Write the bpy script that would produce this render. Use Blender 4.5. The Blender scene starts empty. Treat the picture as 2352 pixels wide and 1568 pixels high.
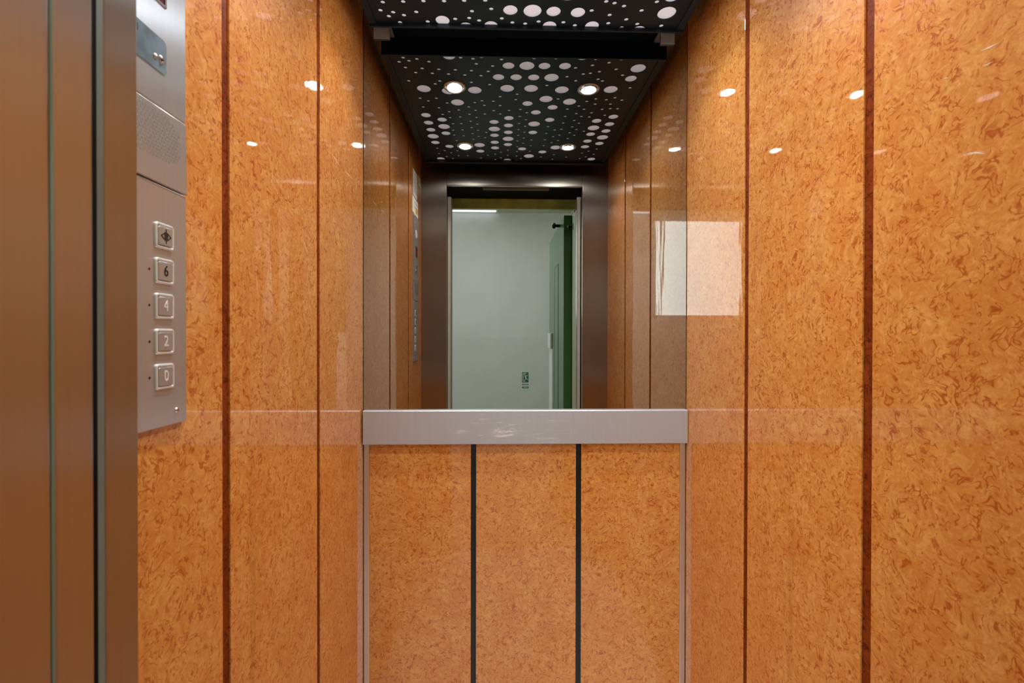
import bpy, bmesh, math, random
from mathutils import Vector, Matrix

sc = bpy.context.scene
COL = sc.collection
H = 1.2                       # height of the lens above the lift floor
XL, XR, YB, YF = -0.4166, 0.5834, 1.4237, 0.3693   # inner faces of the cabin
ZC = H + 0.9152               # underside of the perforated ceiling sheet

# ------------------------------------------------------------------ camera
cam_d = bpy.data.cameras.new('camera')
cam = bpy.data.objects.new('camera', cam_d)
COL.objects.link(cam)
cam_d.sensor_fit = 'HORIZONTAL'
cam_d.sensor_width = 36.0
cam_d.lens = 1057.5017 / 2352 * 36.0
cam_d.clip_start = 0.02
yaw, pitch, roll = 0.02754, -0.00583, -0.00156
cam.matrix_world = (Matrix.Translation((0, 0, H)) @ Matrix.Rotation(-yaw, 4, 'Z') @ Matrix.Rotation(math.pi/2 + pitch, 4, 'X')
                    @ Matrix.Rotation(-roll, 4, 'Z'))
cam_d.dof.use_dof = True
cam_d.dof.focus_distance = 1.5
cam_d.dof.aperture_fstop = 8.0
sc.camera = cam

# ------------------------------------------------------------------ world, exposure, daylight
w = bpy.data.worlds.new('world'); sc.world = w; w.use_nodes = True
w.node_tree.nodes['Background'].inputs[0].default_value = (0.75, 0.85, 1.0, 1)
w.node_tree.nodes['Background'].inputs[1].default_value = 1.5
sc.view_settings.view_transform = 'Standard'
sc.view_settings.look = 'None'
sc.view_settings.gamma = 1
sc.view_settings.use_curve_mapping = False
sc.view_settings.exposure = 0.18
sc.cycles.glossy_bounces = 8
sc.cycles.max_bounces = 14
sc.cycles.diffuse_bounces = 6

def area(name, loc, direction, sx, sy, power, color, shape='RECTANGLE', parent=None, spread=math.pi):
    l = bpy.data.lights.new(name, 'AREA')
    l.shape = shape; l.size = sx; l.size_y = sy; l.energy = power; l.color = color; l.spread = spread
    o = bpy.data.objects.new(name, l); COL.objects.link(o)
    o.rotation_euler = Vector(direction).to_track_quat('-Z', 'Y').to_euler()
    o.location = loc
    if parent: o.parent = parent
    return o

# ------------------------------------------------------------------ materials
def mat(name):
    m = bpy.data.materials.new(name); m.use_nodes = True
    nt = m.node_tree; b = nt.nodes['Principled BSDF']
    return m, nt, b
def N(nt, typ, **k):
    n = nt.nodes.new(typ)
    for a, v in k.items(): setattr(n, a, v)
    return n
def math_(nt, op, a, b=None, c=None, clamp=False):
    n = N(nt, 'ShaderNodeMath', operation=op); n.use_clamp = clamp
    for i, v in enumerate((a, b, c)):
        if v is None: continue
        if isinstance(v, (int, float)): n.inputs[i].default_value = v
        else: nt.links.new(v, n.inputs[i])
    return n.outputs[0]
def noise(nt, vec, scale, detail=2, rough=0.5, dist=0.0):
    n = N(nt, 'ShaderNodeTexNoise'); n.inputs['Scale'].default_value = scale
    n.inputs['Detail'].default_value = detail; n.inputs['Roughness'].default_value = rough
    n.inputs['Distortion'].default_value = dist
    nt.links.new(vec, n.inputs['Vector']); return n
def mix(nt, fac, a, b):
    n = N(nt, 'ShaderNodeMix', data_type='RGBA')
    if isinstance(fac, (int, float)): n.inputs[0].default_value = fac
    else: nt.links.new(fac, n.inputs[0])
    for i, v in ((6, a), (7, b)):
        if isinstance(v, tuple): n.inputs[i].default_value = (*v, 1)
        else: nt.links.new(v, n.inputs[i])
    return n.outputs[2]
def maprange(nt, v, a, b, c=0.0, d=1.0, smooth=True):
    n = N(nt, 'ShaderNodeMapRange', interpolation_type='SMOOTHSTEP' if smooth else 'LINEAR')
    nt.links.new(v, n.inputs[0])
    for i, x in enumerate((a, b, c, d)): n.inputs[1 + i].default_value = x
    return n.outputs[0]
def coords(nt, scale=(1, 1, 1), rnd=True):
    tc = N(nt, 'ShaderNodeTexCoord'); mp = N(nt, 'ShaderNodeMapping'); mp.inputs['Scale'].default_value = scale
    src = tc.outputs['Object']
    if rnd:
        oi = N(nt, 'ShaderNodeObjectInfo'); r = math_(nt, 'MULTIPLY', oi.outputs['Random'], 23.0)
        va = N(nt, 'ShaderNodeVectorMath', operation='ADD'); nt.links.new(src, va.inputs[0])
        cx = N(nt, 'ShaderNodeCombineXYZ')
        for i in range(3): nt.links.new(r, cx.inputs[i])
        nt.links.new(cx.outputs[0], va.inputs[1]); src = va.outputs[0]
    nt.links.new(src, mp.inputs[0]); return mp.outputs[0]

def laminate(name, base, base2, streak, coat=1.0, spec=0.12):
    m, nt, b = mat(name)
    v = coords(nt)
    wn = noise(nt, v, 20, 2, 0.5)
    sub = N(nt, 'ShaderNodeVectorMath', operation='SUBTRACT'); nt.links.new(wn.outputs['Color'], sub.inputs[0]); sub.inputs[1].default_value = (.5, .5, .5)
    scl = N(nt, 'ShaderNodeVectorMath', operation='SCALE'); nt.links.new(sub.outputs[0], scl.inputs[0]); scl.inputs['Scale'].default_value = 0.055
    add = N(nt, 'ShaderNodeVectorMath', operation='ADD'); nt.links.new(v, add.inputs[0]); nt.links.new(scl.outputs[0], add.inputs[1])
    n1 = noise(nt, add.outputs[0], 56, 2.2, 0.55, 0.3).outputs[0]
    ridge = math_(nt, 'ABSOLUTE', math_(nt, 'SUBTRACT', n1, 0.5))
    line = maprange(nt, ridge, 0.0, 0.045, 1.0, 0.0)
    msk = maprange(nt, noise(nt, v, 60, 2, 0.6).outputs[0], 0.43, 0.56)
    n2 = noise(nt, add.outputs[0], 95, 2, 0.5, 0.4).outputs[0]
    fleck = maprange(nt, n2, 0.60, 0.72)
    st = math_(nt, 'MULTIPLY', line, msk)
    st = math_(nt, 'MAXIMUM', st, math_(nt, 'MULTIPLY', fleck, 0.75))
    big = maprange(nt, noise(nt, add.outputs[0], 14, 3, 0.6, 0.6).outputs[0], 0.32, 0.68)
    c0 = mix(nt, big, base2, base)
    fine = noise(nt, v, 420, 2, 0.7).outputs[0]
    c0 = mix(nt, maprange(nt, fine, 0.35, 0.7, 0.0, 0.22), c0, tuple(x * 0.62 for x in base2))
    mot = noise(nt, add.outputs[0], 105, 4, 0.65, 0.5).outputs[0]
    c0 = mix(nt, maprange(nt, mot, 0.40, 0.66, 0.0, 0.55), c0, tuple(p * q for p, q in zip(base2, (0.80, 0.62, 0.45))))
    c0 = mix(nt, maprange(nt, mot, 0.46, 0.30, 0.0, 0.45), c0, tuple(min(1, p * q) for p, q in zip(base, (1.05, 1.2, 1.35))))
    c1 = mix(nt, math_(nt, 'MULTIPLY', st, 0.88), c0, streak)
    nt.links.new(c1, b.inputs['Base Color'])
    b.inputs['Roughness'].default_value = 0.45
    b.inputs['Specular IOR Level'].default_value = spec
    b.inputs['Coat Weight'].default_value = coat
    b.inputs['Coat Roughness'].default_value = 0.025
    b.inputs['Coat IOR'].default_value = 1.58
    # long soft waves of the lacquer, only in the coat
    vb = coords(nt, (9, 9, 1.6))
    bp = N(nt, 'ShaderNodeBump'); bp.inputs['Strength'].default_value = 0.02; bp.inputs['Distance'].default_value = 0.01
    nt.links.new(noise(nt, vb, 3.0, 1).outputs[0], bp.inputs['Height']); nt.links.new(bp.outputs[0], b.inputs['Coat Normal'])
    return m
M = {}
M['laminate'] = laminate('burl_laminate', (0.75, 0.350, 0.088), (0.67, 0.262, 0.052), (0.40, 0.066, 0.004))
M['dark_laminate'] = laminate('dark_burl_laminate', (0.26, 0.050, 0.008), (0.17, 0.030, 0.005), (0.06, 0.009, 0.002), 0.0, 0.05)

def steel(name, col, rough=0.3, aniso=0.8, brushed=True, smear=False, met=1.0):
    m, nt, b = mat(name)
    b.inputs['Metallic'].default_value = met
    b.inputs['Base Color'].default_value = (*col, 1)
    b.inputs['Roughness'].default_value = rough
    if brushed:
        v = coords(nt, (260, 260, 2.2), False)
        n = noise(nt, v, 1.0, 3, 0.6).outputs[0]
        c = mix(nt, maprange(nt, n, 0.3, 0.7), tuple(x * 0.96 for x in col), col)
        if smear:
            v2 = coords(nt, (1, 1, 1), False)
            sp = N(nt, 'ShaderNodeSeparateXYZ'); nt.links.new(v2, sp.inputs[0])
            dx = math_(nt, 'DIVIDE', math_(nt, 'SUBTRACT', sp.outputs[0], 0.02), 0.055)
            dz = math_(nt, 'DIVIDE', math_(nt, 'SUBTRACT', sp.outputs[2], H - 0.282), 0.017)
            r = math_(nt, 'SQRT', math_(nt, 'ADD', math_(nt, 'POWER', dx, 2), math_(nt, 'POWER', dz, 2)))
            blot = maprange(nt, r, 1.1, 0.2)
            tn = noise(nt, coords(nt, (30, 30, 130), False), 1.0, 4, 0.7).outputs[0]
            tex = maprange(nt, tn, 0.42, 0.62)
            wide = maprange(nt, math_(nt, 'ABSOLUTE', math_(nt, 'SUBTRACT', sp.outputs[0], 0.02)), 0.26, 0.08)
            tn2 = noise(nt, coords(nt, (14, 14, 110), False), 1.0, 4, 0.7).outputs[0]
            tex2 = math_(nt, 'MULTIPLY', maprange(nt, tn2, 0.58, 0.72), wide)
            f = math_(nt, 'ADD', math_(nt, 'MULTIPLY', blot, tex), math_(nt, 'MULTIPLY', tex2, 0.7), None, True)
            f = math_(nt, 'MULTIPLY', f, 0.95)
            c = mix(nt, f, c, (0.86, 0.82, 0.80))
            mr = maprange(nt, f, 0, 1, rough, 0.5, False); nt.links.new(mr, b.inputs['Roughness'])
            mm = maprange(nt, f, 0, 1, met, 0.2, False); nt.links.new(mm, b.inputs['Metallic'])
        nt.links.new(c, b.inputs['Base Color'])
        b.inputs['Anisotropic'].default_value = aniso
        tg = N(nt, 'ShaderNodeTangent', direction_type='RADIAL', axis='Z')
        nt.links.new(tg.outputs[0], b.inputs['Tangent'])
    return m
M['steel'] = steel('brushed_steel', (0.52, 0.505, 0.50), 0.30, 0.92)
M['panel_steel'] = steel('control_panel_steel', (0.60, 0.605, 0.63), 0.30, 0.9, met=0.72)
M['front_steel'] = steel('cabin_front_steel', (0.44, 0.415, 0.375), 0.30, 0.92, met=0.97)
M['rail_steel'] = steel('smudged_rail_steel', (0.55, 0.555, 0.60), 0.40, 0.4, True, True, met=0.5)
M['chrome'] = steel('polished_chrome', (0.80, 0.80, 0.82), 0.12, 0, False)
M['ring'] = steel('bright_button_metal', (0.86, 0.87, 0.88), 0.25, 0, False, met=0.45)
M['satin'] = steel('satin_metal', (0.72, 0.69, 0.66), 0.35, 0, False)

def plain(name, col, rough=0.5, spec=0.5, coat=0.0, metallic=0.0, vary=0.08, vs=18, emit=None, es=0):
    m, nt, b = mat(name)
    v = coords(nt, (1, 1, 1), False)
    n = noise(nt, v, vs, 3, 0.6).outputs[0]
    c = mix(nt, maprange(nt, n, 0.3, 0.7), tuple(x * (1 - vary) for x in col), tuple(min(1, x * (1 + vary * 0.5)) for x in col))
    nt.links.new(c, b.inputs['Base Color'])
    b.inputs['Roughness'].default_value = rough
    b.inputs['Specular IOR Level'].default_value = spec
    b.inputs['Coat Weight'].default_value = coat
    b.inputs['Metallic'].default_value = metallic
    if emit:
        b.inputs['Emission Color'].default_value = (*emit, 1); b.inputs['Emission Strength'].default_value = es
    return m
M['black'] = plain('black_plastic', (0.006, 0.006, 0.007), 0.35, 0.4)
M['backing'] = plain('dark_backing', (0.012, 0.009, 0.008), 0.6, 0.2)
M['ceil_black'] = plain('black_satin_sheet', (0.011, 0.022, 0.036), 0.36, 0.35)  # blue in this base colour imitates glare on the sheet
M['void'] = plain('unlit_shaft_black', (0.006, 0.006, 0.006), 0.8, 0.1)  # near-black stands for missing light in shaft, recesses and upper ceiling
M['diffuser'] = plain('milky_diffuser', (0.72, 0.72, 0.78), 0.6, 0.2, vary=0.02, emit=(0.88, 0.86, 0.95), es=0.42)  # weak emission put in to keep the holes pale, no lamp above
M['bracket'] = plain('grey_bracket_paint', (0.42, 0.50, 0.53), 0.5)
M['cabin_floor'] = plain('grey_vinyl_floor', (0.78, 0.77, 0.76), 0.4, 0.5, vary=0.18, vs=160)
M['lobby_floor'] = plain('terrazzo_floor', (0.55, 0.52, 0.47), 0.25, 0.5, vary=0.25, vs=120)
M['plaster'] = plain('cream_plaster', (0.80, 0.80, 0.76), 0.7, 0.3, vary=0.03, vs=3)
M['dado'] = plain('pale_green_dado_paint', (0.74, 0.77, 0.72), 0.45, 0.5, vary=0.03, vs=3)
M['green'] = plain('green_enamel', (0.055, 0.17, 0.045), 0.22, 0.5, coat=0.0, vary=0.05)
M['olive'] = plain('olive_enamel', (0.52, 0.60, 0.15), 0.3, 0.5, vary=0.25, vs=9)
M['pale_olive'] = plain('pale_olive_enamel', (0.55, 0.60, 0.42), 0.3, 0.5)
M['white_plastic'] = plain('white_plastic', (0.85, 0.87, 0.88), 0.3)
M['paper'] = plain('white_notice_paper', (0.82, 0.84, 0.80), 0.5, vary=0.03)
M['paper_green'] = plain('pale_yellow_green_card', (0.62, 0.68, 0.34), 0.4, vary=0.03)
M['seal'] = plain('grey_green_seal', (0.16, 0.19, 0.17), 0.4)
M['highlight'] = plain('pale_edge_highlight', (0.72, 0.71, 0.60), 0.35)
M['scratch'] = plain('pale_scratch', (0.80, 0.68, 0.56), 0.5, vary=0)
M['print'] = plain('grey_print', (0.20, 0.24, 0.22), 0.6)
M['gold'] = plain('ochre_print', (0.62, 0.36, 0.03), 0.5)
M['sign_green'] = plain('sign_green', (0.05, 0.16, 0.09), 0.5)
M['ink'] = plain('black_ink', (0.012, 0.010, 0.010), 0.4, vary=0)
M['tag_blue'] = plain('blue_grey_tag_film', (0.16, 0.23, 0.29), 0.22, 0.6, vary=0.3, vs=30)
M['screen'] = plain('dark_red_display', (0.05, 0.004, 0.010), 0.1, 0.6, emit=(0.5, 0.02, 0.05), es=0.06)
M['led'] = plain('unlit_red_led', (0.16, 0.008, 0.008), 0.2)
M['embossed'] = plain('clear_embossed_numeral', (0.90, 0.90, 0.88), 0.2, 0.8, metallic=0.3)
def mirror_mat():
    m, nt, b = mat('tinted_mirror')
    b.inputs['Metallic'].default_value = 1
    v = coords(nt, (1, 1, 1), False)
    dust = maprange(nt, noise(nt, v, 330, 1, 0.5).outputs[0], 0.79, 0.83)
    b.inputs['Base Color'].default_value = (0.47, 0.465, 0.44, 1)
    b.inputs['Specular Tint'].default_value = (1, 1, 1, 1)
    nt.links.new(mix(nt, math_(nt, 'MULTIPLY', dust, 0.6), (0.47, 0.465, 0.44), (0.8, 0.8, 0.8)), b.inputs['Base Color'])
    b.inputs['Roughness'].default_value = 0.0
    return m
M['mirror'] = mirror_mat()
def glass_mat():
    m, nt, b = mat('wired_glass')
    b.inputs['Base Color'].default_value = (0.75, 0.85, 0.82, 1); b.inputs['Roughness'].default_value = 0.15
    b.inputs['Transmission Weight'].default_value = 0.7; b.inputs['IOR'].default_value = 1.45
    return m
M['glass'] = glass_mat()
def lamp_mat(name, col, s):
    m, nt, b = mat(name)
    b.inputs['Base Color'].default_value = (0.9, 0.9, 0.9, 1)
    b.inputs['Emission Color'].default_value = (*col, 1); b.inputs['Emission Strength'].default_value = s
    return m
COOL, WARM = (0.86, 0.94, 1.0), (1.0, 0.93, 0.84)
M['lamp_cool'] = lamp_mat('cool_lamp_glow', COOL, 200)
M['lamp_warm'] = lamp_mat('neutral_lamp_glow', (1, 0.96, 0.9), 150)
M['daylit'] = lamp_mat('frosted_pane_daylight', (0.82, 0.95, 0.94), 4.6)
M['tube'] = lamp_mat('lobby_tube_glow', (0.80, 0.88, 1.0), 2.2)

# ------------------------------------------------------------------ geometry helpers
def obj(name, bm, material, parent=None, smooth=False, loc=(0, 0, 0)):
    me = bpy.data.meshes.new(name)
    bmesh.ops.recalc_face_normals(bm, faces=bm.faces)
    bm.to_mesh(me); bm.free()
    if smooth:
        for p in me.polygons: p.use_smooth = True
    me.materials.append(material)
    o = bpy.data.objects.new(name, me); COL.objects.link(o); o.location = loc
    if parent: o.parent = parent
    return o
def empty(name, loc=(0, 0, 0)):
    o = bpy.data.objects.new(name, None); COL.objects.link(o); o.location = loc; o.empty_display_size = 0.05
    return o
def tag(o, label=None, cat=None, group=None, kind=None):
    if label: o['label'] = label
    if cat: o['category'] = cat
    if group: o['group'] = group
    if kind: o['kind'] = kind
    return o
def box_into(bm, x0, x1, y0, y1, z0, z1, bev=0.0, seg=2):
    t = bmesh.new()
    bmesh.ops.create_cube(t, size=1)
    for v in t.verts:
        v.co = Vector(((x0 + x1) / 2 + v.co.x * (x1 - x0), (y0 + y1) / 2 + v.co.y * (y1 - y0), (z0 + z1) / 2 + v.co.z * (z1 - z0)))
    if bev > 0:
        bmesh.ops.bevel(t, geom=t.edges[:], offset=bev, segments=seg, affect='EDGES', profile=0.5)
    me = bpy.data.meshes.new('tmp'); t.to_mesh(me); t.free(); bm.from_mesh(me); bpy.data.meshes.remove(me)
def box(name, x0, x1, y0, y1, z0, z1, m, parent=None, bev=0.0, seg=2):
    bm = bmesh.new(); box_into(bm, x0, x1, y0, y1, z0, z1, bev, seg)
    return obj(name, bm, m, parent)
def boxes(name, lst, m, parent=None, bev=0.0):
    bm = bmesh.new()
    for b in lst: box_into(bm, *b, bev)
    return obj(name, bm, m, parent)
def lathe_into(bm, prof, seg=48, mtx=Matrix.Identity(4), close=False):
    rings = []
    for r, z in prof:
        if r < 1e-7: rings.append([bm.verts.new(mtx @ Vector((0, 0, z)))])
        else: rings.append([bm.verts.new(mtx @ Vector((r * math.cos(2 * math.pi * k / seg), r * math.sin(2 * math.pi * k / seg), z))) for k in range(seg)])
    prs = list(zip(rings, rings[1:])) + ([(rings[-1], rings[0])] if close else [])
    for a, b in prs:
        for k in range(seg):
            q = [a[k % len(a)], a[(k + 1) % len(a)], b[(k + 1) % len(b)], b[k % len(b)]]
            u = []
            for v in q:
                if v not in u: u.append(v)
            if len(u) >= 3: bm.faces.new(u)
def rr(w, h, r, n=6):
    pts = []
    for cx, cy, a0 in ((w/2-r, h/2-r, 0), (-w/2+r, h/2-r, 90), (-w/2+r, -h/2+r, 180), (w/2-r, -h/2+r, 270)):
        for k in range(n + 1):
            a = math.radians(a0 + 90 * k / n); pts.append((cx + r * math.cos(a), cy + r * math.sin(a)))
    return pts
def loft(bm, loops, mtx, cap_first=False, cap_last=True):
    R = [[bm.verts.new(mtx @ Vector(p)) for p in L] for L in loops]
    n = len(R[0])
    for a, b in zip(R, R[1:]):
        for k in range(n): bm.faces.new((a[k], a[(k+1) % n], b[(k+1) % n], b[k]))
    if cap_last: bm.faces.new(R[-1])
    if cap_first: bm.faces.new(R[0])
def rr_plate(bm, w, h, r, d, bev, mtx, z0=0.0):
    def L(off, z): return [(x, y, z) for x, y in rr(w - 2*off, h - 2*off, max(r - off, 1e-4))]
    loft(bm, [L(0, z0), L(0, z0 + d - bev), L(bev * 0.3, z0 + d - bev * 0.3), L(bev, z0 + d)], mtx, True, True)
def rr_ring(bm, w, h, r, t, d, bev, mtx):
    def L(off, z): return [(x, y, z) for x, y in rr(w - 2*off, h - 2*off, max(r - off, 2e-4))]
    loft(bm, [L(0, 0), L(0, d - bev), L(bev, d), L(t - bev, d), L(t, d - bev), L(t, 0)], mtx, False, False)
# frame of the left wall: local X -> +y, local Y -> +z, local Z -> +x (into the cabin)
def on_left(y, z, x=XL):
    return Matrix(((0, 0, 1, x), (1, 0, 0, y), (0, 1, 0, z), (0, 0, 0, 1)))
# frame of a surface facing the mirror (+y): local X -> +x, local Y -> +z, local Z -> +y drawn from behind
def facing_mirror(x, y, z):
    return Matrix(((1, 0, 0, x), (0, 0, 1, y), (0, 1, 0, z), (0, 0, 0, 1)))
def text_into(bm, s, size, mtx, sx=1.0, depth=0.0003):
    cu = bpy.data.curves.new('t', 'FONT'); cu.body = s; cu.size = size; cu.align_x = 'CENTER'; cu.align_y = 'CENTER'
    cu.extrude = depth; cu.offset = size * 0.012
    to = bpy.data.objects.new('t', cu); COL.objects.link(to)
    dg = bpy.context.evaluated_depsgraph_get(); dg.update()
    me = bpy.data.meshes.new_from_object(to.evaluated_get(dg))
    me.transform(mtx @ Matrix.Diagonal((sx, 1, 1, 1))); bm.from_mesh(me)
    bpy.data.objects.remove(to); bpy.data.curves.remove(cu); bpy.data.meshes.remove(me)

# ================================================================== THE LIFT CABIN
G1, G2 = (0.70477, 0.72468), (1.06453, 1.08365)
ZT = 2.27
PT = 0.012      # panel thickness in front of the dark backing
def side_wall(name, x, s):
    # s = +1: wall on the left (panels face +x); -1: on the right
    xi = lambda d: x - s * d
    def bx(nm, d0, d1, y0, y1, z0, z1, m, par, bev=0.0):
        a, b = sorted((xi(d0), xi(d1)))
        return box(nm, a, b, y0, y1, z0, z1, m, par, bev)
    root = bx(name, PT + 0.004, PT + 0.03, YF - 0.03, YB + 0.03, 0, ZT, M['backing'], None)
    tag(root, kind='structure')
    for y0, y1 in ((YF + 0.0005, G1[0]), (G1[1], G2[0]), (G2[1], YB - 0.002)):
        bx('wall_panel', 0, PT, y0, y1, 0.004, ZT - 0.002, M['laminate'], root, 0.0008)
    for g in (G1, G2):
        e = 0.0030 if (s < 0 and g is G1) else 0.0
        bx('recess_strip', 0.0028, PT + 0.004, g[0] + e, g[1], 0.004, ZT - 0.002, M['dark_laminate'], root)
    return root
def scratches(wall, x, s, y_in, segs):
    panel = [c for c in wall.children if c.name.startswith('wall_panel') and min(v.co.y for v in c.data.vertices) < y_in < max(v.co.y for v in c.data.vertices)][0]
    bm = bmesh.new()
    for p in segs:
        P3 = [Vector((x + s * 0.00025, a, H + b)) for a, b in p]; L = (P3[2] - P3[0]).length
        d_ = (P3[2] - P3[0]).normalized(); nrm = Vector((0, -d_.z, d_.y))
        w_ = [0.0001, min(0.0009, L * 0.05), 0.0001]
        vs = [bm.verts.new(q + nrm * k) for q, k in zip(P3, w_)] + [bm.verts.new(q - nrm * k) for q, k in list(zip(P3, w_))[::-1]]
        bm.faces.new(vs)
    obj('scratches', bm, M['scratch'], panel)['label'] = 'pale scratches in the lacquer'
bpy.context.view_layer.update()
scratches(side_wall('wall_left', XL, 1), XL, 1, 1.2, [[(1.156, 0.4603), (1.1863, 0.4548), (1.2181, 0.4489)], [(1.2519, 0.4521), (1.2803, 0.4517), (1.3177, 0.4515)], [(1.1866, 0.4859), (1.2023, 0.4811), (1.2119, 0.4782)], [(1.1141, 0.5306), (1.1223, 0.5262), (1.1279, 0.5204)]])
scratches(side_wall('wall_right', XR, -1), XR, -1, 0.6, [[(0.5451, 0.3499), (0.5341, 0.3478), (0.5246, 0.3468)], [(0.5425, 0.33), (0.537, 0.3288), (0.5302, 0.3288)], [(0.5923, 0.3429), (0.5876, 0.3414), (0.5841, 0.3394)], [(0.5629, 0.2327), (0.5497, 0.229), (0.5385, 0.2229)], [(0.5726, 0.323), (0.5704, 0.3239), (0.5682, 0.3249)]])

# rear wall: three laminate panels below the rail between black strips and bright edge trims
wb = box('wall_back', XL - 0.01, XR + 0.01, YB + 0.012, YB + 0.035, 0, ZT, M['backing'])
tag(wb, kind='structure')
RB = H - 0.3215     # underside of the rail
for x0, x1 in ((XL + 0.018, -0.0872), (-0.0711, 0.2389), (0.2552, XR - 0.018)):
    box('wall_panel', x0, x1, YB, YB + 0.011, 0.004, RB + 0.03, M['laminate'], wb, 0.0008)
for x0, x1 in ((-0.0872, -0.0711), (0.2389, 0.2552)):
    box('black_joint_strip', x0, x1, YB + 0.001, YB + 0.0115, 0.004, RB + 0.03, M['black'], wb)
for x0, x1 in ((XL + 0.0015, XL + 0.018), (XR - 0.018, XR - 0.0015)):
    o = box('edge_trim', x0, x1, YB - 0.003, YB + 0.0115, 0.004, RB + 0.03, M['satin'], wb, 0.001)
    o['label'] = 'satin metal edge trim'

box_m = box('wall_mirror', XL + 0.0018, XR - 0.0018, YB - 0.0035, YB + 0.0115, H - 0.222, ZT - 0.006, M['mirror'])
tag(box_m, 'large tinted wall mirror filling the rear wall above the steel rail', 'mirror')

# rail: a flat steel channel across the rear wall
bm = bmesh.new()
zt, zb, yf_, yb_ = H - 0.2185, RB, YB - 0.021, YB - 0.0005
prof = [(yb_, zt), (yf_ + 0.002, zt), (yf_, zt - 0.002), (yf_, zb + 0.0015), (yf_ + 0.0015, zb), (yb_, zb),
        (yb_, zb + 0.0015), (yf_ + 0.003, zb + 0.0015), (yf_ + 0.0015, zb + 0.003), (yf_ + 0.0015, zt - 0.003), (yf_ + 0.003, zt - 0.0015), (yb_, zt - 0.0015)]
A = [bm.verts.new((XL + 0.004, y, z)) for y, z in prof]; B = [bm.verts.new((XR - 0.002, y, z)) for y, z in prof]
n = len(prof)
for k in range(n): bm.faces.new((A[k], A[(k+1) % n], B[(k+1) % n], B[k]))
bm.faces.new(A); bm.faces.new(B[::-1])
rail = obj('steel_rail', bm, M['rail_steel'])
tag(rail, 'wide flat brushed steel rail with white smudges, below the mirror', 'rail')

# floor and upper ceiling of the cabin
tag(box('floor', XL - 0.01, XR + 0.01, YF - 0.14, YB + 0.02, -0.02, 0.0, M['cabin_floor']), kind='structure')
tag(box('ceiling', XL - 0.02, XR + 0.02, YF - 0.03, YB + 0.03, ZT, ZT + 0.02, M['void']), kind='structure')

# front wall: two brushed returns and the header over the opening
JL, JR, HB = -0.2834, 0.4473, H + 0.8209
fw = box('wall_front', XL - 0.012, JL, 0.3385, YF, 0.0, ZT - 0.01, M['front_steel'], None, 0.0012); tag(fw, kind='structure')
o = box('steel_return', JR, XR + 0.012, 0.3385, YF, 0.0, ZT - 0.01, M['front_steel'], fw, 0.0012)
o = box('header', JL + 0.001, JR - 0.001, 0.3385, YF - 0.0006, HB, ZT - 0.01, M['front_steel'], fw, 0.0012)
# folded lip under the header and behind the return edges
o = box('header_lip', JL + 0.001, JR - 0.001, YF - 0.012, YF - 0.0008, HB - 0.0045, HB + 0.001, M['satin'], fw, 0.0015)

# sliding car door, parked open: four leaves behind the returns
d1 = empty('door_1', (0, 0, 0)); tag(d1, kind='structure')
TD = H + 0.777
for x0, x1, y0, y1, dz in ((-0.50, -0.2645, 0.2800, 0.3085, 0), (-0.50, -0.2645, 0.234, 0.27965, -0.004), (0.4275, 0.66, 0.2800, 0.3085, 0.006), (0.4335, 0.66, 0.234, 0.2790, -0.012)):
    lf_ = box('door_leaf', x0, x1, y0, y1, 0.008, TD + dz, M['steel'], d1, 0.0025, 3)
    gx = (x1 - 0.018, x1 - 0.0025) if x1 < 0 else (x0 + 0.0025, x0 + 0.018)
    if y0 > 0.27: box('edge_highlight', gx[0], gx[1], y1 - 0.0005, y1 + 0.0006, 0.01, TD + dz - 0.002, M['highlight'], lf_)  # pale strip added to brighten the leaf face seen in the mirror
for x0, x1 in ((-0.50, -0.2835), (0.4475, 0.66)):
    box('dark_gap_fill', x0, x1, 0.3088, 0.338, 0.005, TD + 0.02, M['void'], d1)  # black block stands for the shaded gap beside the door leaves
box('seal_edge', -0.2850, -0.2832, 0.3325, 0.3380, 0.005, TD + 0.02, M['seal'], d1)
boxes('door_operator_cover', [(-0.52, 0.68, 0.13, 0.336, H + 0.822, H + 0.88)], M['void'], d1)
box('light_curtain_bar', -0.09, 0.27, 0.325, 0.335, H + 0.808, H + 0.8225, M['print'], d1, 0.002)
boxes('door_pocket', [(-0.54, -0.502, 0.11, 0.338, 0, 2.1), (0.662, 0.70, 0.11, 0.338, 0, 2.1)], M['void'], d1)

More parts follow.
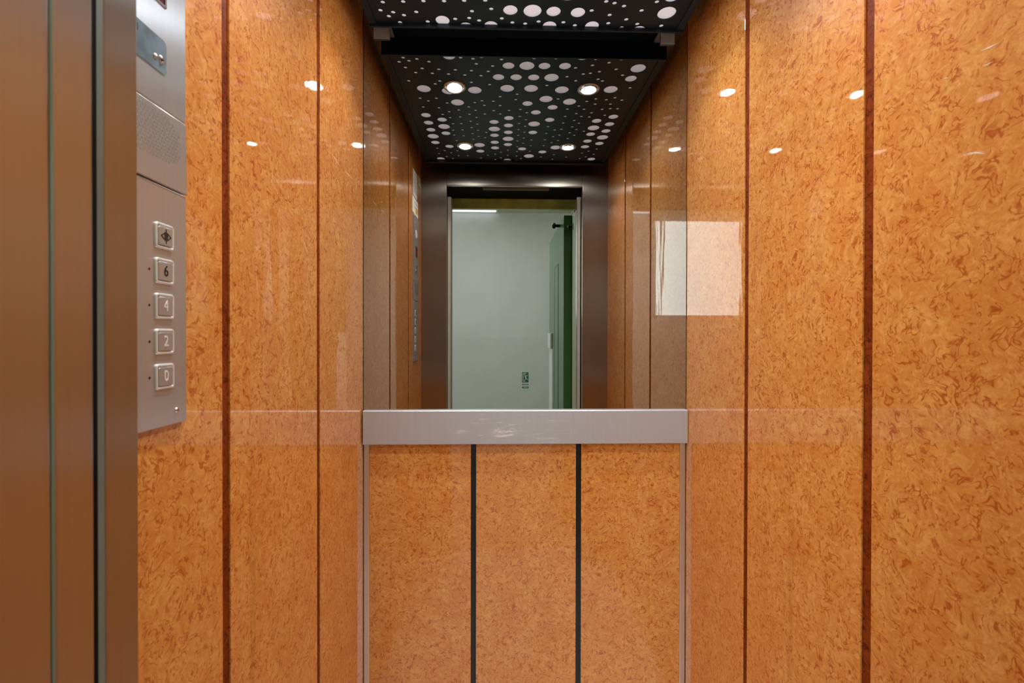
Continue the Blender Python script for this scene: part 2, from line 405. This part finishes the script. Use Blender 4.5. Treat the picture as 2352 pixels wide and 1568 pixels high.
# ------------------------------------------------------------------ perforated ceiling panel
PX0, PX1, PY0, PY1 = -0.3778, 0.5410, 0.4450, 1.3570
DOTS = [tuple(int(v) / 10000 for v in t.split(',')) for t in """-2886,13482,62 -3151,13235,62 -3329,13003,62 -2993,13071,62 -2714,13181,62 -3186,12688,62 -2627,12653,62 -2890,12402,62 -2341,13041,62 -2082,13422,62 -1646,13360,200 -1276,13292,62 -2072,12616,62 -2327,12370,62 -1513,12602,62 -1770,12342,62 -1212,12303,62 -3231,11881,62 -2130,11904,62 -2319,11712,62 -2779,11378,252 -1885,11251,252 -3030,10706,62 -2412,10721,62 -2749,10516,62 -2040,10380,62 -1635,10428,252 -874,13243,62 -595,13338,62 -779,12965,62 58,13233,62 366,13391,62 739,13429,62 1121,13328,62 -237,12861,62 296,12893,200 914,12904,252 -966,12571,62 -394,12544,62 -651,12279,62 -41,12205,200 576,12216,200 1195,12224,200 -1014,11850,62 -364,11724,62 -917,11333,252 275,11491,252 1150,11512,252 658,11103,62 15,10910,62 617,10707,62 -681,10589,62 -244,10564,62 -965,10439,62 -604,10238,62 16,10245,62 1083,10426,200 1842,13340,62 2194,13456,62 3150,13339,62 3582,13510,62 1505,12911,200 2194,12928,200 2565,12841,62 3107,13000,62 3627,13166,62 1818,12235,252 2353,12309,62 2892,12485,62 3131,12539,62 3419,12643,62 2700,12063,62 3473,12185,62 3651,12080,62 1706,11732,62 2287,11454,252 1774,10784,252 2234,10808,62 2702,10611,252 3673,10857,62 3362,10660,62 3725,10471,62 4088,10806,62 3114,10301,62 4000,13345,62 4724,13398,62 3955,12798,62 4690,12873,252 4269,12457,62 4618,12255,200 4080,11530,252 4759,11667,62 4383,10962,62 4690,10796,62 4324,10485,62 -2432,13551,62 -989,13621,200 -255,13544,200 1456,13501,200 2697,13463,200 4117,13622,200 -3025,10038,62 -2407,9989,62 -1221,10099,62 -1637,9850,62 -2037,9694,62 -2332,9453,62 -3020,9372,200 -2053,9192,62 -2406,9003,200 -1630,9268,62 -1229,9498,62 -3014,8712,200 -1987,8648,62 -1634,8668,62 -2398,8376,252 -3012,8053,200 -2038,8042,62 -1624,8083,62 -2394,7724,200 -2042,7552,62 -1621,7502,62 -3008,7404,252 -1995,6980,62 -2999,6747,200 -2387,6325,200 -2996,6109,62 -2672,5832,62 -2060,5830,62 -2382,5568,62 -2997,5449,62 -2047,5237,62 -1597,5248,62 -2659,5098,62 -2987,4802,200 -2369,4875,62 -2400,4448,200 -2043,4671,62 -1599,4664,62 -962,9837,62 -241,9830,62 382,9870,62 830,9964,62 1098,9708,62 -601,9540,62 23,9566,62 -956,9238,62 826,9378,62 1099,9100,62 -1217,8897,62 -235,8861,200 384,9224,200 381,8560,200 -954,8648,62 829,8765,62 1100,8502,62 -1216,8311,62 -230,8207,252 -951,8060,62 834,8189,62 389,7903,200 -591,7870,62 1102,7929,62 -1212,7721,62 -228,7586,200 -946,7458,62 833,7611,62 -657,7321,62 391,7238,252 1102,7344,62 -1206,7128,62 -226,6847,200 835,7024,62 392,6614,200 1104,6771,62 -946,6522,252 -218,6217,200 843,6386,62 1089,6143,200 -941,5814,200 399,5974,62 57,5719,62 846,5819,62 -213,5471,62 -577,5323,62 403,5351,62 851,5272,62 -941,4955,62 63,5030,62 1083,4979,62 -215,4797,62 402,4723,200 852,4727,62 2096,10163,200 1469,9739,200 2701,10046,62 3117,9698,62 2699,9442,62 3370,9451,62 2096,9121,200 3127,9102,62 1471,8731,252 2703,8863,62 3368,8867,62 2089,8509,62 3137,8522,62 2700,8278,62 3361,8281,62 2411,8201,62 1475,7924,200 2083,7859,62 3119,7942,62 2692,7697,62 3360,7704,62 2419,7539,62 3114,7364,62 1470,7159,62 2084,7198,62 2698,7126,62 2420,6896,62 1475,6524,62 2087,6554,62 2684,6353,252 1474,5882,62 2098,5810,200 2697,5506,62 1468,5286,252 2085,5199,62 3351,5217,62 2693,4924,62 4068,5049,62 4399,10141,62 4693,10137,62 4089,10069,62 3364,10051,62 3723,9776,62 3703,9428,62 4306,9588,62 4690,9471,200 4079,9093,200 4688,8817,200 4078,8448,252 4688,8169,200 3717,8115,62 4073,7835,200 4677,7528,252 4070,7111,200 4679,6871,200 4073,6479,200 4678,6244,62 4339,5982,62 4062,5737,62 4673,5614,62 4338,5286,62 4672,5000,200""".split()]
cp = empty('ceiling_panel', ((PX0 + PX1) / 2, (PY0 + PY1) / 2, ZC))
tag(cp, 'black perforated false ceiling panel with pale round holes of three sizes', 'ceiling panel')
cxp, cyp, czp = cp.location
def P_(o):            # parent to the panel while keeping its place
    o.parent = cp; o.location = Vector(o.location) - Vector((cxp, cyp, czp)); return o
cu = bpy.data.curves.new('sheet', 'CURVE'); cu.dimensions = '2D'; cu.fill_mode = 'BOTH'; cu.extrude = 0.0012
def poly(pts):
    s = cu.splines.new('POLY'); s.points.add(len(pts) - 1); s.use_cyclic_u = True
    for p, q in zip(s.points, pts): p.co = (q[0], q[1], 0, 1)
poly([(PX0 + 0.004, PY0 + 0.004), (PX1 - 0.004, PY0 + 0.004), (PX1 - 0.004, PY1 - 0.002), (PX0 + 0.004, PY1 - 0.002)])
for x, y, r in DOTS:
    if y - r > PY1 - 0.009: continue
    k = 40 if r > 0.01 else 20
    pp = [(x + r * math.cos(2 * math.pi * i / k), y + r * math.sin(2 * math.pi * i / k)) for i in range(k)]
    lim = PY1 - 0.004
    if y + r > lim:
        q = math.asin((lim - y) / r); a0, a1 = math.pi - q, 2 * math.pi + q
        pp = [(x + r * math.cos(a0 + (a1 - a0) * i / k), y + r * math.sin(a0 + (a1 - a0) * i / k)) for i in range(k + 1)]
    poly(pp)
to = bpy.data.objects.new('sheet', cu); COL.objects.link(to)
dg = bpy.context.evaluated_depsgraph_get(); dg.update()
me = bpy.data.meshes.new_from_object(to.evaluated_get(dg)); bpy.data.objects.remove(to)
me.materials.clear(); me.materials.append(M['ceil_black'])
sh = bpy.data.objects.new('perforated_sheet', me); COL.objects.link(sh); sh.location = (0, 0, ZC + 0.0012); P_(sh)
o = box('diffuser', PX0 + 0.003, PX1 - 0.003, PY0 + 0.003, PY1 - 0.0018, ZC + 0.0050, ZC + 0.010, M['diffuser']); o['label'] = 'pale lilac plate with a weak glow of its own behind the holes'; P_(o)
LZ = ZC - 0.010
P_(boxes('frame', [(PX0, PX1, PY1 - 0.0065, PY1, LZ, ZC - 0.0002), (PX0, PX1, PY1 - 0.0016, PY1, ZC - 0.001, ZC + 0.05), (PX0, PX1, PY0, PY0 + 0.021, LZ, ZC + 0.05),
                (PX0, PX0 + 0.020, PY0 + 0.021, PY1 - 0.0065, ZC - 0.004, ZC + 0.05), (PX1 - 0.020, PX1, PY0 + 0.021, PY1 - 0.0065, ZC - 0.004, ZC + 0.05)], M['ceil_black'], None, 0.0008))

def downlight(x, y, lampm, power, color, label, tilt):
    t = empty('downlight', (x, y, ZC))
    tag(t, label, 'downlight', 'recessed downlights in the black ceiling panel')
    bm = bmesh.new()
    lathe_into(bm, [(0.0405, -0.0002), (0.0405, -0.0022), (0.0385, -0.0040), (0.0345, -0.0046), (0.0325, -0.0036), (0.0318, 0.002)], 56)
    obj('trim_ring', bm, M['satin'], t, True)
    q = Matrix.Translation((0, 0, -0.003)) @ Matrix.Rotation(tilt, 4, 'X')
    bm = bmesh.new(); lathe_into(bm, [(0.0305, -0.001), (0.0305, -0.0035), (0.0285, -0.0045), (0.027, -0.0035), (0.0268, 0.002)], 48, q)
    obj('swivel_ring', bm, M['chrome'], t, True)
    bm = bmesh.new(); lathe_into(bm, [(0.0, -0.0012), (0.014, -0.0016), (0.0255, -0.0004), (0.0255, 0.001)], 40, q)
    obj('lamp_glass', bm, lampm, t, True)
    bm = bmesh.new(); lathe_into(bm, [(0.0317, 0.0015), (0.0, 0.0015)], 40)
    obj('housing', bm, M['black'], t)
    area('lamp_light', (0, 0, -0.0095), (0, 0, -1), 0.048, 0.048, power, color, 'DISK', t, 2.0)
    return t
G = 'in the mirror'
downlight(-0.1635, 1.1567, M['lamp_warm'], 1.55, (1, 0.95, 0.88), 'round downlight with a tilted lamp, upper left of the four seen in the mirror', 0.14)
downlight(0.3258, 1.1567, M['lamp_cool'], 1.65, COOL, 'round downlight with glaring bluish light, upper right of the four in the mirror', 0.05)
downlight(-0.1635, 0.6459, M['lamp_warm'], 2.0, (1, 0.95, 0.88), 'small lit round downlight, lower left of the four seen in the mirror', 0.10)
downlight(0.3258, 0.6459, M['lamp_warm'], 2.0, (1, 0.95, 0.88), 'small lit round downlight, lower right of the four seen in the mirror', 0.0)

for x0, x1, side in ((-0.383, -0.335, 'left'), (0.498, 0.541, 'right')):
    bm = bmesh.new()
    box_into(bm, x0, x1, YB - 0.008, YB - 0.0055, H + 0.912, H + 0.962)
    box_into(bm, x0, x1, PY1 - 0.001, YB - 0.006, H + 0.9595, H + 0.962)
    tag(obj('corner_bracket', bm, M['bracket']), 'small grey metal bracket in the dark gap above the mirror, %s corner' % side, 'bracket', 'ceiling panel brackets')

# ------------------------------------------------------------------ control panel on the left wall
PYC, PW = 0.5528, 0.1255
pz0, pz1 = H - 0.1085, H + 0.600
ctl = empty('control_panel', (XL, PYC, pz0))
tag(ctl, 'tall brushed steel lift control panel with five square buttons on the left wall', 'control panel')
def on_panel(dy, z, dx=0.0):          # local to the panel's empty
    return on_left(dy, z - pz0, dx)
def part(name, bm, m, par=ctl, smooth=False):
    return obj(name, bm, m, par, smooth)
seam, lip = H + 0.1862, H + 0.2790
bm = bmesh.new(); h = seam - 0.0008 - pz0; rr_plate(bm, PW, h, 0.004, 0.0062, 0.0012, on_panel(0, pz0 + h / 2, 0.0002)); part('button_plate', bm, M['panel_steel'])
bm = bmesh.new(); h = lip - seam - 0.001   # speaker plate: a shallow wedge, thicker at the bottom
a = [(-PW/2, 0), (PW/2, 0), (PW/2, h), (-PW/2, h)]
loft(bm, [[(x, y, 0.0002) for x, y in a], [(x, y, 0.0076 if y == 0 else 0.0060) for x, y in a], [(x * 0.985, 0.001 + y * 0.98, 0.0082 if y == 0 else 0.0064) for x, y in a]], on_panel(0, seam + 0.0004), True, True)
part('speaker_plate', bm, M['panel_steel'])
bm = bmesh.new(); h = pz1 - lip - 0.0006; rr_plate(bm, PW, h, 0.003, 0.0062, 0.0012, on_panel(0, lip + 0.0004 + h / 2, 0.0002)); part('display_plate', bm, M['panel_steel'])
# perforations: flat dark discs painted as shaded holes, offset pale discs as lit edges
bd = bmesh.new(); bl = bmesh.new()
pitch_ = 0.0051
for j in range(-8, 9):
    zz = j * pitch_ * 0.866
    for i in range(-13, 14):
        yy = (i + (0.5 if j % 2 else 0)) * pitch_
        if abs(yy) > 0.0485 or abs(zz) > 0.0305: continue
        if abs(yy) * 0.62 + abs(zz) > 0.0475: continue
        z = H + 0.2445 + zz
        off = 0.0082 - (z - seam) / (lip - seam) * 0.0018 + 0.0001
        def disc(bm, r, oy, oz, dx):
            m4 = on_panel(yy + oy, z + oz, off + dx)
            vs = [bm.verts.new(m4 @ Vector((r * math.cos(k * math.pi / 5), r * math.sin(k * math.pi / 5), 0))) for k in range(10)]
            bm.faces.new(vs)
        disc(bd, 0.0017, 0, 0, 0.0); disc(bl, 0.00110, 0.0003, -0.0005, 0.0002)
hp = part('speaker_holes', bd, M['print']); obj('hole_backing', bl, M['satin'], hp)
# blue grey tag with a raised badge
tg_ = None
bm = bmesh.new(); rr_plate(bm, 0.054, 0.0405, 0.005, 0.0008, 0.0003, on_panel(-0.0008, H + 0.3415, 0.0064)); tg_ = part('tag_plate', bm, M['tag_blue']); tg_['label'] = 'blue grey tag plate'
bm = bmesh.new(); rr_ring(bm, 0.0565, 0.043, 0.006, 0.0012, 0.0006, 0.0002, on_panel(-0.0008, H + 0.3415, 0.0063)); obj('tag_border', bm, M['print'], tg_)
bm = bmesh.new()
for dy, dz, r in ((0.008, -0.006, 0.0032), (0.0165, -0.003, 0.0030), (0.0175, -0.0075, 0.0026)):
    lathe_into(bm, [(r, 0.0002), (r * 0.8, 0.0016), (0, 0.0021)], 20, on_panel(dy, H + 0.3415 + dz, 0.0071))
obj('raised_badge', bm, M['satin'], tg_, True)
bm = bmesh.new(); lathe_into(bm, [(0.0012, 0.0002), (0.0012, 0.0022), (0, 0.0023)], 14, on_panel(0.0165, H + 0.3415 - 0.006, 0.0085)); obj('red_dot', bm, M['led'], tg_)
bm = bmesh.new(); box_into(bm, 0.0064, 0.0074, -0.0190, -0.0180, H + 0.349 - pz0, H + 0.357 - pz0); obj('slot', bm, M['ink'], tg_)
# floor display
bm = bmesh.new(); rr_ring(bm, 0.056, 0.052, 0.002, 0.0035, 0.0016, 0.0005, on_panel(-0.0010, H + 0.4290, 0.0063)); dsp = part('display_bezel', bm, M['chrome'])
bm = bmesh.new(); rr_plate(bm, 0.0485, 0.0445, 0.001, 0.0006, 0.0001, on_panel(-0.0010, H + 0.4290, 0.0063)); obj('display_window', bm, M['screen'], dsp)
bm = bmesh.new(); rr_plate(bm, 0.046, 0.040, 0.018, 0.001, 0.0004, on_panel(0, H + 0.515, 0.0062)); part('pale_badge', bm, M['white_plastic'])
bm = bmesh.new(); rr_plate(bm, 0.008, 0.016, 0.001, 0.001, 0.0004, on_panel(0.0, H + 0.572, 0.0062)); part('amber_lamp', bm, M['gold'])
SCREWS = ((0.0440, H - 0.0912), (-0.0440, H - 0.0912), (-0.0440, H + 0.290), (0.045, H + 0.592), (-0.045, H + 0.592))
for dy, z in SCREWS:
    bm = bmesh.new(); lathe_into(bm, [(0.0034, 0.0), (0.0034, 0.0006), (0.0024, 0.0016), (0, 0.0020)], 20, on_panel(dy, z, 0.0063))
    s_ = part('screw', bm, M['chrome'], ctl, True)
    bm = bmesh.new(); box_into(bm, 0.0081, 0.0084, dy - 0.0018, dy + 0.0018, z - pz0 - 0.0003, z - pz0 + 0.0003); obj('screw_slot', bm, M['ink'], s_)
# buttons
BY = 0.5745 - PYC
for txt, z in (('<>', 0.1240), ('6', 0.0815), ('4', 0.0390), ('2', -0.0040), ('0', -0.0465)):
    z += H
    bm = bmesh.new(); rr_ring(bm, 0.0315, 0.0310, 0.004, 0.0036, 0.0026, 0.0011, on_panel(BY, z, 0.0063))
    bt = part('button', bm, M['ring'], ctl, True)
    bm = bmesh.new(); rr_plate(bm, 0.0240, 0.0235, 0.002, 0.0006, 0.0002, on_panel(BY, z, 0.0061)); obj('button_well', bm, M['print'], bt)
    bm = bmesh.new(); rr_plate(bm, 0.0234, 0.0230, 0.0028, 0.0032, 0.0010, on_panel(BY, z, 0.0064)); obj('button_cap', bm, M['panel_steel'], bt)
    bm = bmesh.new(); top = 0.00965
    if txt == '<>':
        def tri(pts):
            f = [bm.verts.new(on_panel(BY, z, top) @ Vector((x, y, 0))) for x, y in pts]; g = [bm.verts.new(on_panel(BY, z, top + 0.0003) @ Vector((x, y, 0))) for x, y in pts]
            m_ = len(pts)
            for k in range(m_ // 2):
                k2 = (k + 1) % (m_ // 2)
                bm.faces.new((g[k], g[k2], g[k2 + m_ // 2], g[k + m_ // 2]))
            return
        for s in (-1, 1):
            o3 = [(s * 0.0014, 0.0056), (s * 0.0092, 0.0), (s * 0.0014, -0.0056)]
            i3 = [(s * 0.0028, 0.0030), (s * 0.0070, 0.0), (s * 0.0028, -0.0030)]
            tri(o3 + i3)
        box_into(bm, top - 0.0002, top + 0.0003, BY - 0.0006, BY + 0.0006, z - pz0 - 0.0088, z - pz0 + 0.0088)
    else:
        text_into(bm, txt, 0.0185, on_panel(BY, z, top), 0.82)
    dark = txt in ('<>', '6')
    lg = obj('button_legend', bm, M['ink'] if dark else M['embossed'], bt)
    lg['label'] = ('black door symbol' if txt == '<>' else 'black numeral %s' % txt) if dark else 'embossed metal numeral %s' % txt
    if txt != '<>':
        bm = bmesh.new(); lathe_into(bm, [(0.0017, 0.0), (0.0015, 0.0004), (0, 0.0006)], 16, on_panel(0.5515 - PYC, z, 0.0063))
        o = part('indicator_led', bm, M['led'] if txt == '6' else M['ink'])
        if txt == '6': o['label'] = 'dull red indicator led'

# notices above the panel (seen in the mirror)
def notice(y0, y1, z0, z1, m, label, lines, patch=None):
    t = box('notice_sign', XL + 0.0002, XL + 0.0022, y0, y1, z0, z1, m, None, 0.0004)
    tag(t, label, 'notice')
    bm = bmesh.new(); random.seed(int(z0 * 1000))
    for k in range(lines):
        z = z1 - (k + 1) * (z1 - z0) / (lines + 1.5)
        box_into(bm, XL + 0.0021, XL + 0.0025, y0 + 0.012, y1 - 0.012 - random.random() * 0.3 * (y1 - y0), z - 0.0016, z + 0.0016)
    obj('printed_lines', bm, M['print'], t)
    if patch:
        box('ochre_square', XL + 0.0021, XL + 0.0027, *patch, M['gold'], t)
    return t
notice(0.507, 0.612, H + 0.694, H + 0.820, M['paper'], 'white printed notice on the left wall, topmost of those above the control panel', 7)
notice(0.482, 0.630, H + 0.608, H + 0.688, M['paper'], 'white notice with an ochre square directly above the control panel', 2, (0.500, 0.545, H + 0.622, H + 0.648))
notice(0.395, 0.465, H + 0.785, H + 0.835, M['paper_green'], 'small pale yellow-green card high on the left wall by the steel front', 1)

# ================================================================== THE LANDING BEHIND THE CAMERA
LXL, LXR, LYB, LZT = -1.86, 1.50, -2.60, H + 1.510
tag(box('floor_lobby', LXL - 0.05, LXR + 0.05, LYB - 0.05, YF - 0.16, -0.025, -0.001, M['lobby_floor']), kind='structure')
tag(box('ceiling_lobby', LXL - 0.05, LXR + 0.05, LYB - 0.05, -0.05, LZT, LZT + 0.03, M['plaster']), kind='structure')
WX0, WX1, WZ0, WZ1 = -1.81, -0.665, H + 0.25, H + 1.44
wl = boxes('wall_lobby_back', [(WX1, LXR + 0.05, LYB - 0.05, LYB, 1.21, LZT), (LXL - 0.05, WX0, LYB - 0.05, LYB, 1.21, LZT), (WX0, WX1, LYB - 0.05, LYB, 1.21, WZ0), (WX0, WX1, LYB - 0.05, LYB, WZ1, LZT)], M['plaster'])
tag(wl, kind='structure')
box('dado', LXL - 0.05, LXR + 0.05, LYB - 0.05, LYB + 0.002, 0, 1.21, M['dado'], wl)
box('cornice', LXL, LXR, LYB, LYB + 0.012, LZT - 0.022, LZT, M['pale_olive'], wl)
wn = boxes('window_1', [(WX0, WX0 + 0.035, LYB - 0.045, LYB + 0.004, WZ0, WZ1), (WX1 - 0.035, WX1, LYB - 0.045, LYB + 0.004, WZ0, WZ1), (WX0, WX1, LYB - 0.045, LYB + 0.004, WZ0, WZ0 + 0.035),
                        (WX0, WX1, LYB - 0.045, LYB + 0.004, WZ1 - 0.035, WZ1), (-0.785, -0.745, LYB - 0.04, LYB - 0.002, WZ0, WZ1)], M['white_plastic'])
tag(wn, kind='structure')
box('frosted_pane', WX0 + 0.03, WX1 - 0.03, LYB - 0.03, LYB - 0.025, WZ0 + 0.03, WZ1 - 0.03, M['daylit'], wn)['label'] = 'bright frosted pane lit by daylight'
tag(box('wall_lobby_right', LXR, LXR + 0.05, LYB, -0.05, 0, LZT, M['plaster']), kind='structure')
tag(box('wall_lobby_left', LXL - 0.05, LXL, LYB, -0.05, 0, LZT, M['plaster']), kind='structure')
# wall around the landing door, with the green frame
FL, FR, FT = -0.2965, 0.4540, H + 0.7703
lw = boxes('wall_lobby_front', [(LXL - 0.05, -0.46, -0.12, 0.10, 0, LZT), (0.56, LXR + 0.05, -0.12, 0.10, 0, LZT), (-0.46, 0.56, -0.12, 0.10, H + 0.845, LZT)], M['plaster'])
tag(lw, kind='structure')
tag(boxes('wall_shaft', [(-0.56, -0.461, 0.101, 0.112, 0, 2.3), (0.561, 0.72, 0.101, 0.112, 0, 2.3), (-0.56, 0.72, 0.101, 0.112, H + 0.8455, 2.6)], M['void']), kind='structure')
d2 = empty('door_2', (0.4, -0.1, 0)); tag(d2, kind='structure')
def D_(o): o.parent = d2; o.location = (-0.4, 0.1, 0); return o
D_(boxes('door_frame', [(-0.459, FL, 0.080, 0.105, 0, H + 0.769), (FR, 0.559, -0.02, 0.105, 0, H + 0.769)], M['pale_olive'], None, 0.002))['label'] = 'pale olive door frame'
D_(box('lintel', -0.458, 0.558, 0.082, 0.106, FT, H + 0.834, M['olive'], None, 0.002))['label'] = 'olive green lintel'
D_(box('hinge_post', 0.4650, 0.559, -0.145, -0.021, 0, H + 0.844, M['green'], None, 0.002))
lf = D_(box('door_leaf', 0.4120, 0.4640, -0.950, -0.105, 0.01, H + 0.792, M['green'], None, 0.002))
def F_(o): o.parent = lf; return o
# narrow window in the leaf, a pull handle and a plain white lower plate, all on the face towards the opening
F_(boxes('window_surround', [(0.4100, 0.4125, -0.580, -0.575, 0.35, H + 0.530), (0.4100, 0.4125, -0.3785, -0.375, 0.35, H + 0.526), (0.4100, 0.4125, -0.585, -0.375, H + 0.522, H + 0.526), (0.4100, 0.4125, -0.585, -0.375, 0.35, 0.358)], M['black']))
F_(box('window_pane', 0.4110, 0.4122, -0.575, -0.385, 0.358, H + 0.522, M['green']))
F_(box('handle', 0.3960, 0.4120, -0.935, -0.735, H - 0.075, H + 0.045, M['white_plastic'], None, 0.004))['label'] = 'white pull handle'
F_(box('white_lower_plate', 0.4095, 0.4120, -0.935, -0.700, 0.25, H - 0.078, M['white_plastic'], None, 0.001))
bm = bmesh.new()
lathe_into(bm, [(0, 0), (0.010, 0), (0.010, 0.030), (0.018, 0.033), (0.020, 0.044), (0.013, 0.053), (0, 0.055)], 20, Matrix.Translation((0.413, -0.30, H + 0.772)) @ Matrix.Rotation(-math.pi / 2, 4, 'Y'))
F_(obj('lock_roller', bm, M['black'], None, True))
bm = bmesh.new()
lathe_into(bm, [(0, 0), (0.005, 0), (0.005, 0.03), (0.012, 0.032), (0.012, 0.042), (0, 0.045)], 20, Matrix.Translation((0.472, -0.035, H + 0.700)) @ Matrix.Rotation(-math.pi / 2, 4, 'Y'))
box_into(bm, 0.452, 0.470, -0.019, 0.02, H + 0.675, H + 0.715, 0.002)
D_(obj('lock_arm', bm, M['black'], None, True))

# emergency exit sign, low on the rear wall of the landing
ex = empty('exit_sign', (0.310, LYB + 0.002, H - 0.492)); KS = 1.225
tag(ex, 'small green and white emergency exit sign on the pale landing wall', 'sign')
def E_(nm, rects, m, y0, y1):         # rectangles as (x0, x1, z0, z1) in millimetres from the sign's centre
    return boxes(nm, [(a * KS / 1000, b * KS / 1000, y0, y1, c * KS / 1000, e * KS / 1000) for a, b, c, e in rects], m, ex)
E_('sign_board', [(-39, 39, -86, 86)], M['white_plastic'], 0, 0.004)
E_('green_field', [(-34, 30, -20, 80)], M['sign_green'], 0.0038, 0.0046)
E_('door_symbol', [(-27, -21, -11, 72), (-27, 9, 66, 72), (-27, -3, -11, -5)], M['paper'], 0.0044, 0.0050)
bm = bmesh.new()
def limb(pts, t):
    for (xa, za), (xb, zb_) in zip(pts, pts[1:]):
        d_ = Vector((xb - xa, 0, zb_ - za)).normalized(); nrm = Vector((-d_.z, 0, d_.x)) * t
        bm.faces.new([bm.verts.new(p * (KS / 1000) + Vector((0, 0.0051, 0))) for p in (Vector((xa, 0, za)) + nrm, Vector((xb, 0, zb_)) + nrm, Vector((xb, 0, zb_)) - nrm, Vector((xa, 0, za)) - nrm)])
limb([(-3, 46), (4, 24)], 5.5); limb([(-10, 36), (0, 49), (16, 44), (21, 52)], 2.5); limb([(3, 24), (11, 14), (22, 8)], 3); limb([(3, 24), (-2, 10), (-11, 2)], 3)
bm.faces.new([bm.verts.new(Vector(((-9 + 5.5 * math.cos(k * math.pi / 6)) * KS / 1000, 0.0051, (57 + 5.5 * math.sin(k * math.pi / 6)) * KS / 1000))) for k in range(12)])
obj('running_figure', bm, M['paper'], ex)
E_('green_bars', [(-34, 30, -46, -32), (-34, 30, -77, -58)], M['sign_green'], 0.0038, 0.0046)
E_('white_lettering_band', [(-26, 24, -41, -37), (-20, 20, -70, -65)], M['paper'], 0.0044, 0.0050)

# tube lamp on the landing ceiling
lp = box('ceiling_lamp', -0.62, -0.02, LYB + 0.013, LYB + 0.10, LZT - 0.020, LZT, M['white_plastic'], None, 0.004)
tag(lp, 'lit bluish-white tube lamp high on the landing, seen in the mirror above the doorway', 'lamp')
box('lamp_tube', -0.60, -0.04, LYB + 0.03, LYB + 0.085, LZT - 0.027, LZT - 0.019, M['tube'], lp, 0.003)
rl = empty('added_fill_lamp', (-0.15, -1.25, LZT))  # unseen fill lamp, added to light the landing
tag(rl, 'unseen round lamp added to brighten the landing', 'lamp')
bm = bmesh.new(); lathe_into(bm, [(0.17, 0), (0.17, -0.02), (0.155, -0.03), (0.15, -0.03)], 48); obj('fill_lamp_rim', bm, M['satin'], rl, True)
bm = bmesh.new(); lathe_into(bm, [(0.152, -0.02), (0.14, -0.045), (0.09, -0.062), (0, -0.07)], 48); obj('fill_lamp_shade', bm, M['tube'], rl, True)
area('lamp_light', (0, 0, -0.085), (0, 0, -1), 0.28, 0.28, 20, (0.86, 0.94, 1.0), 'DISK', rl)
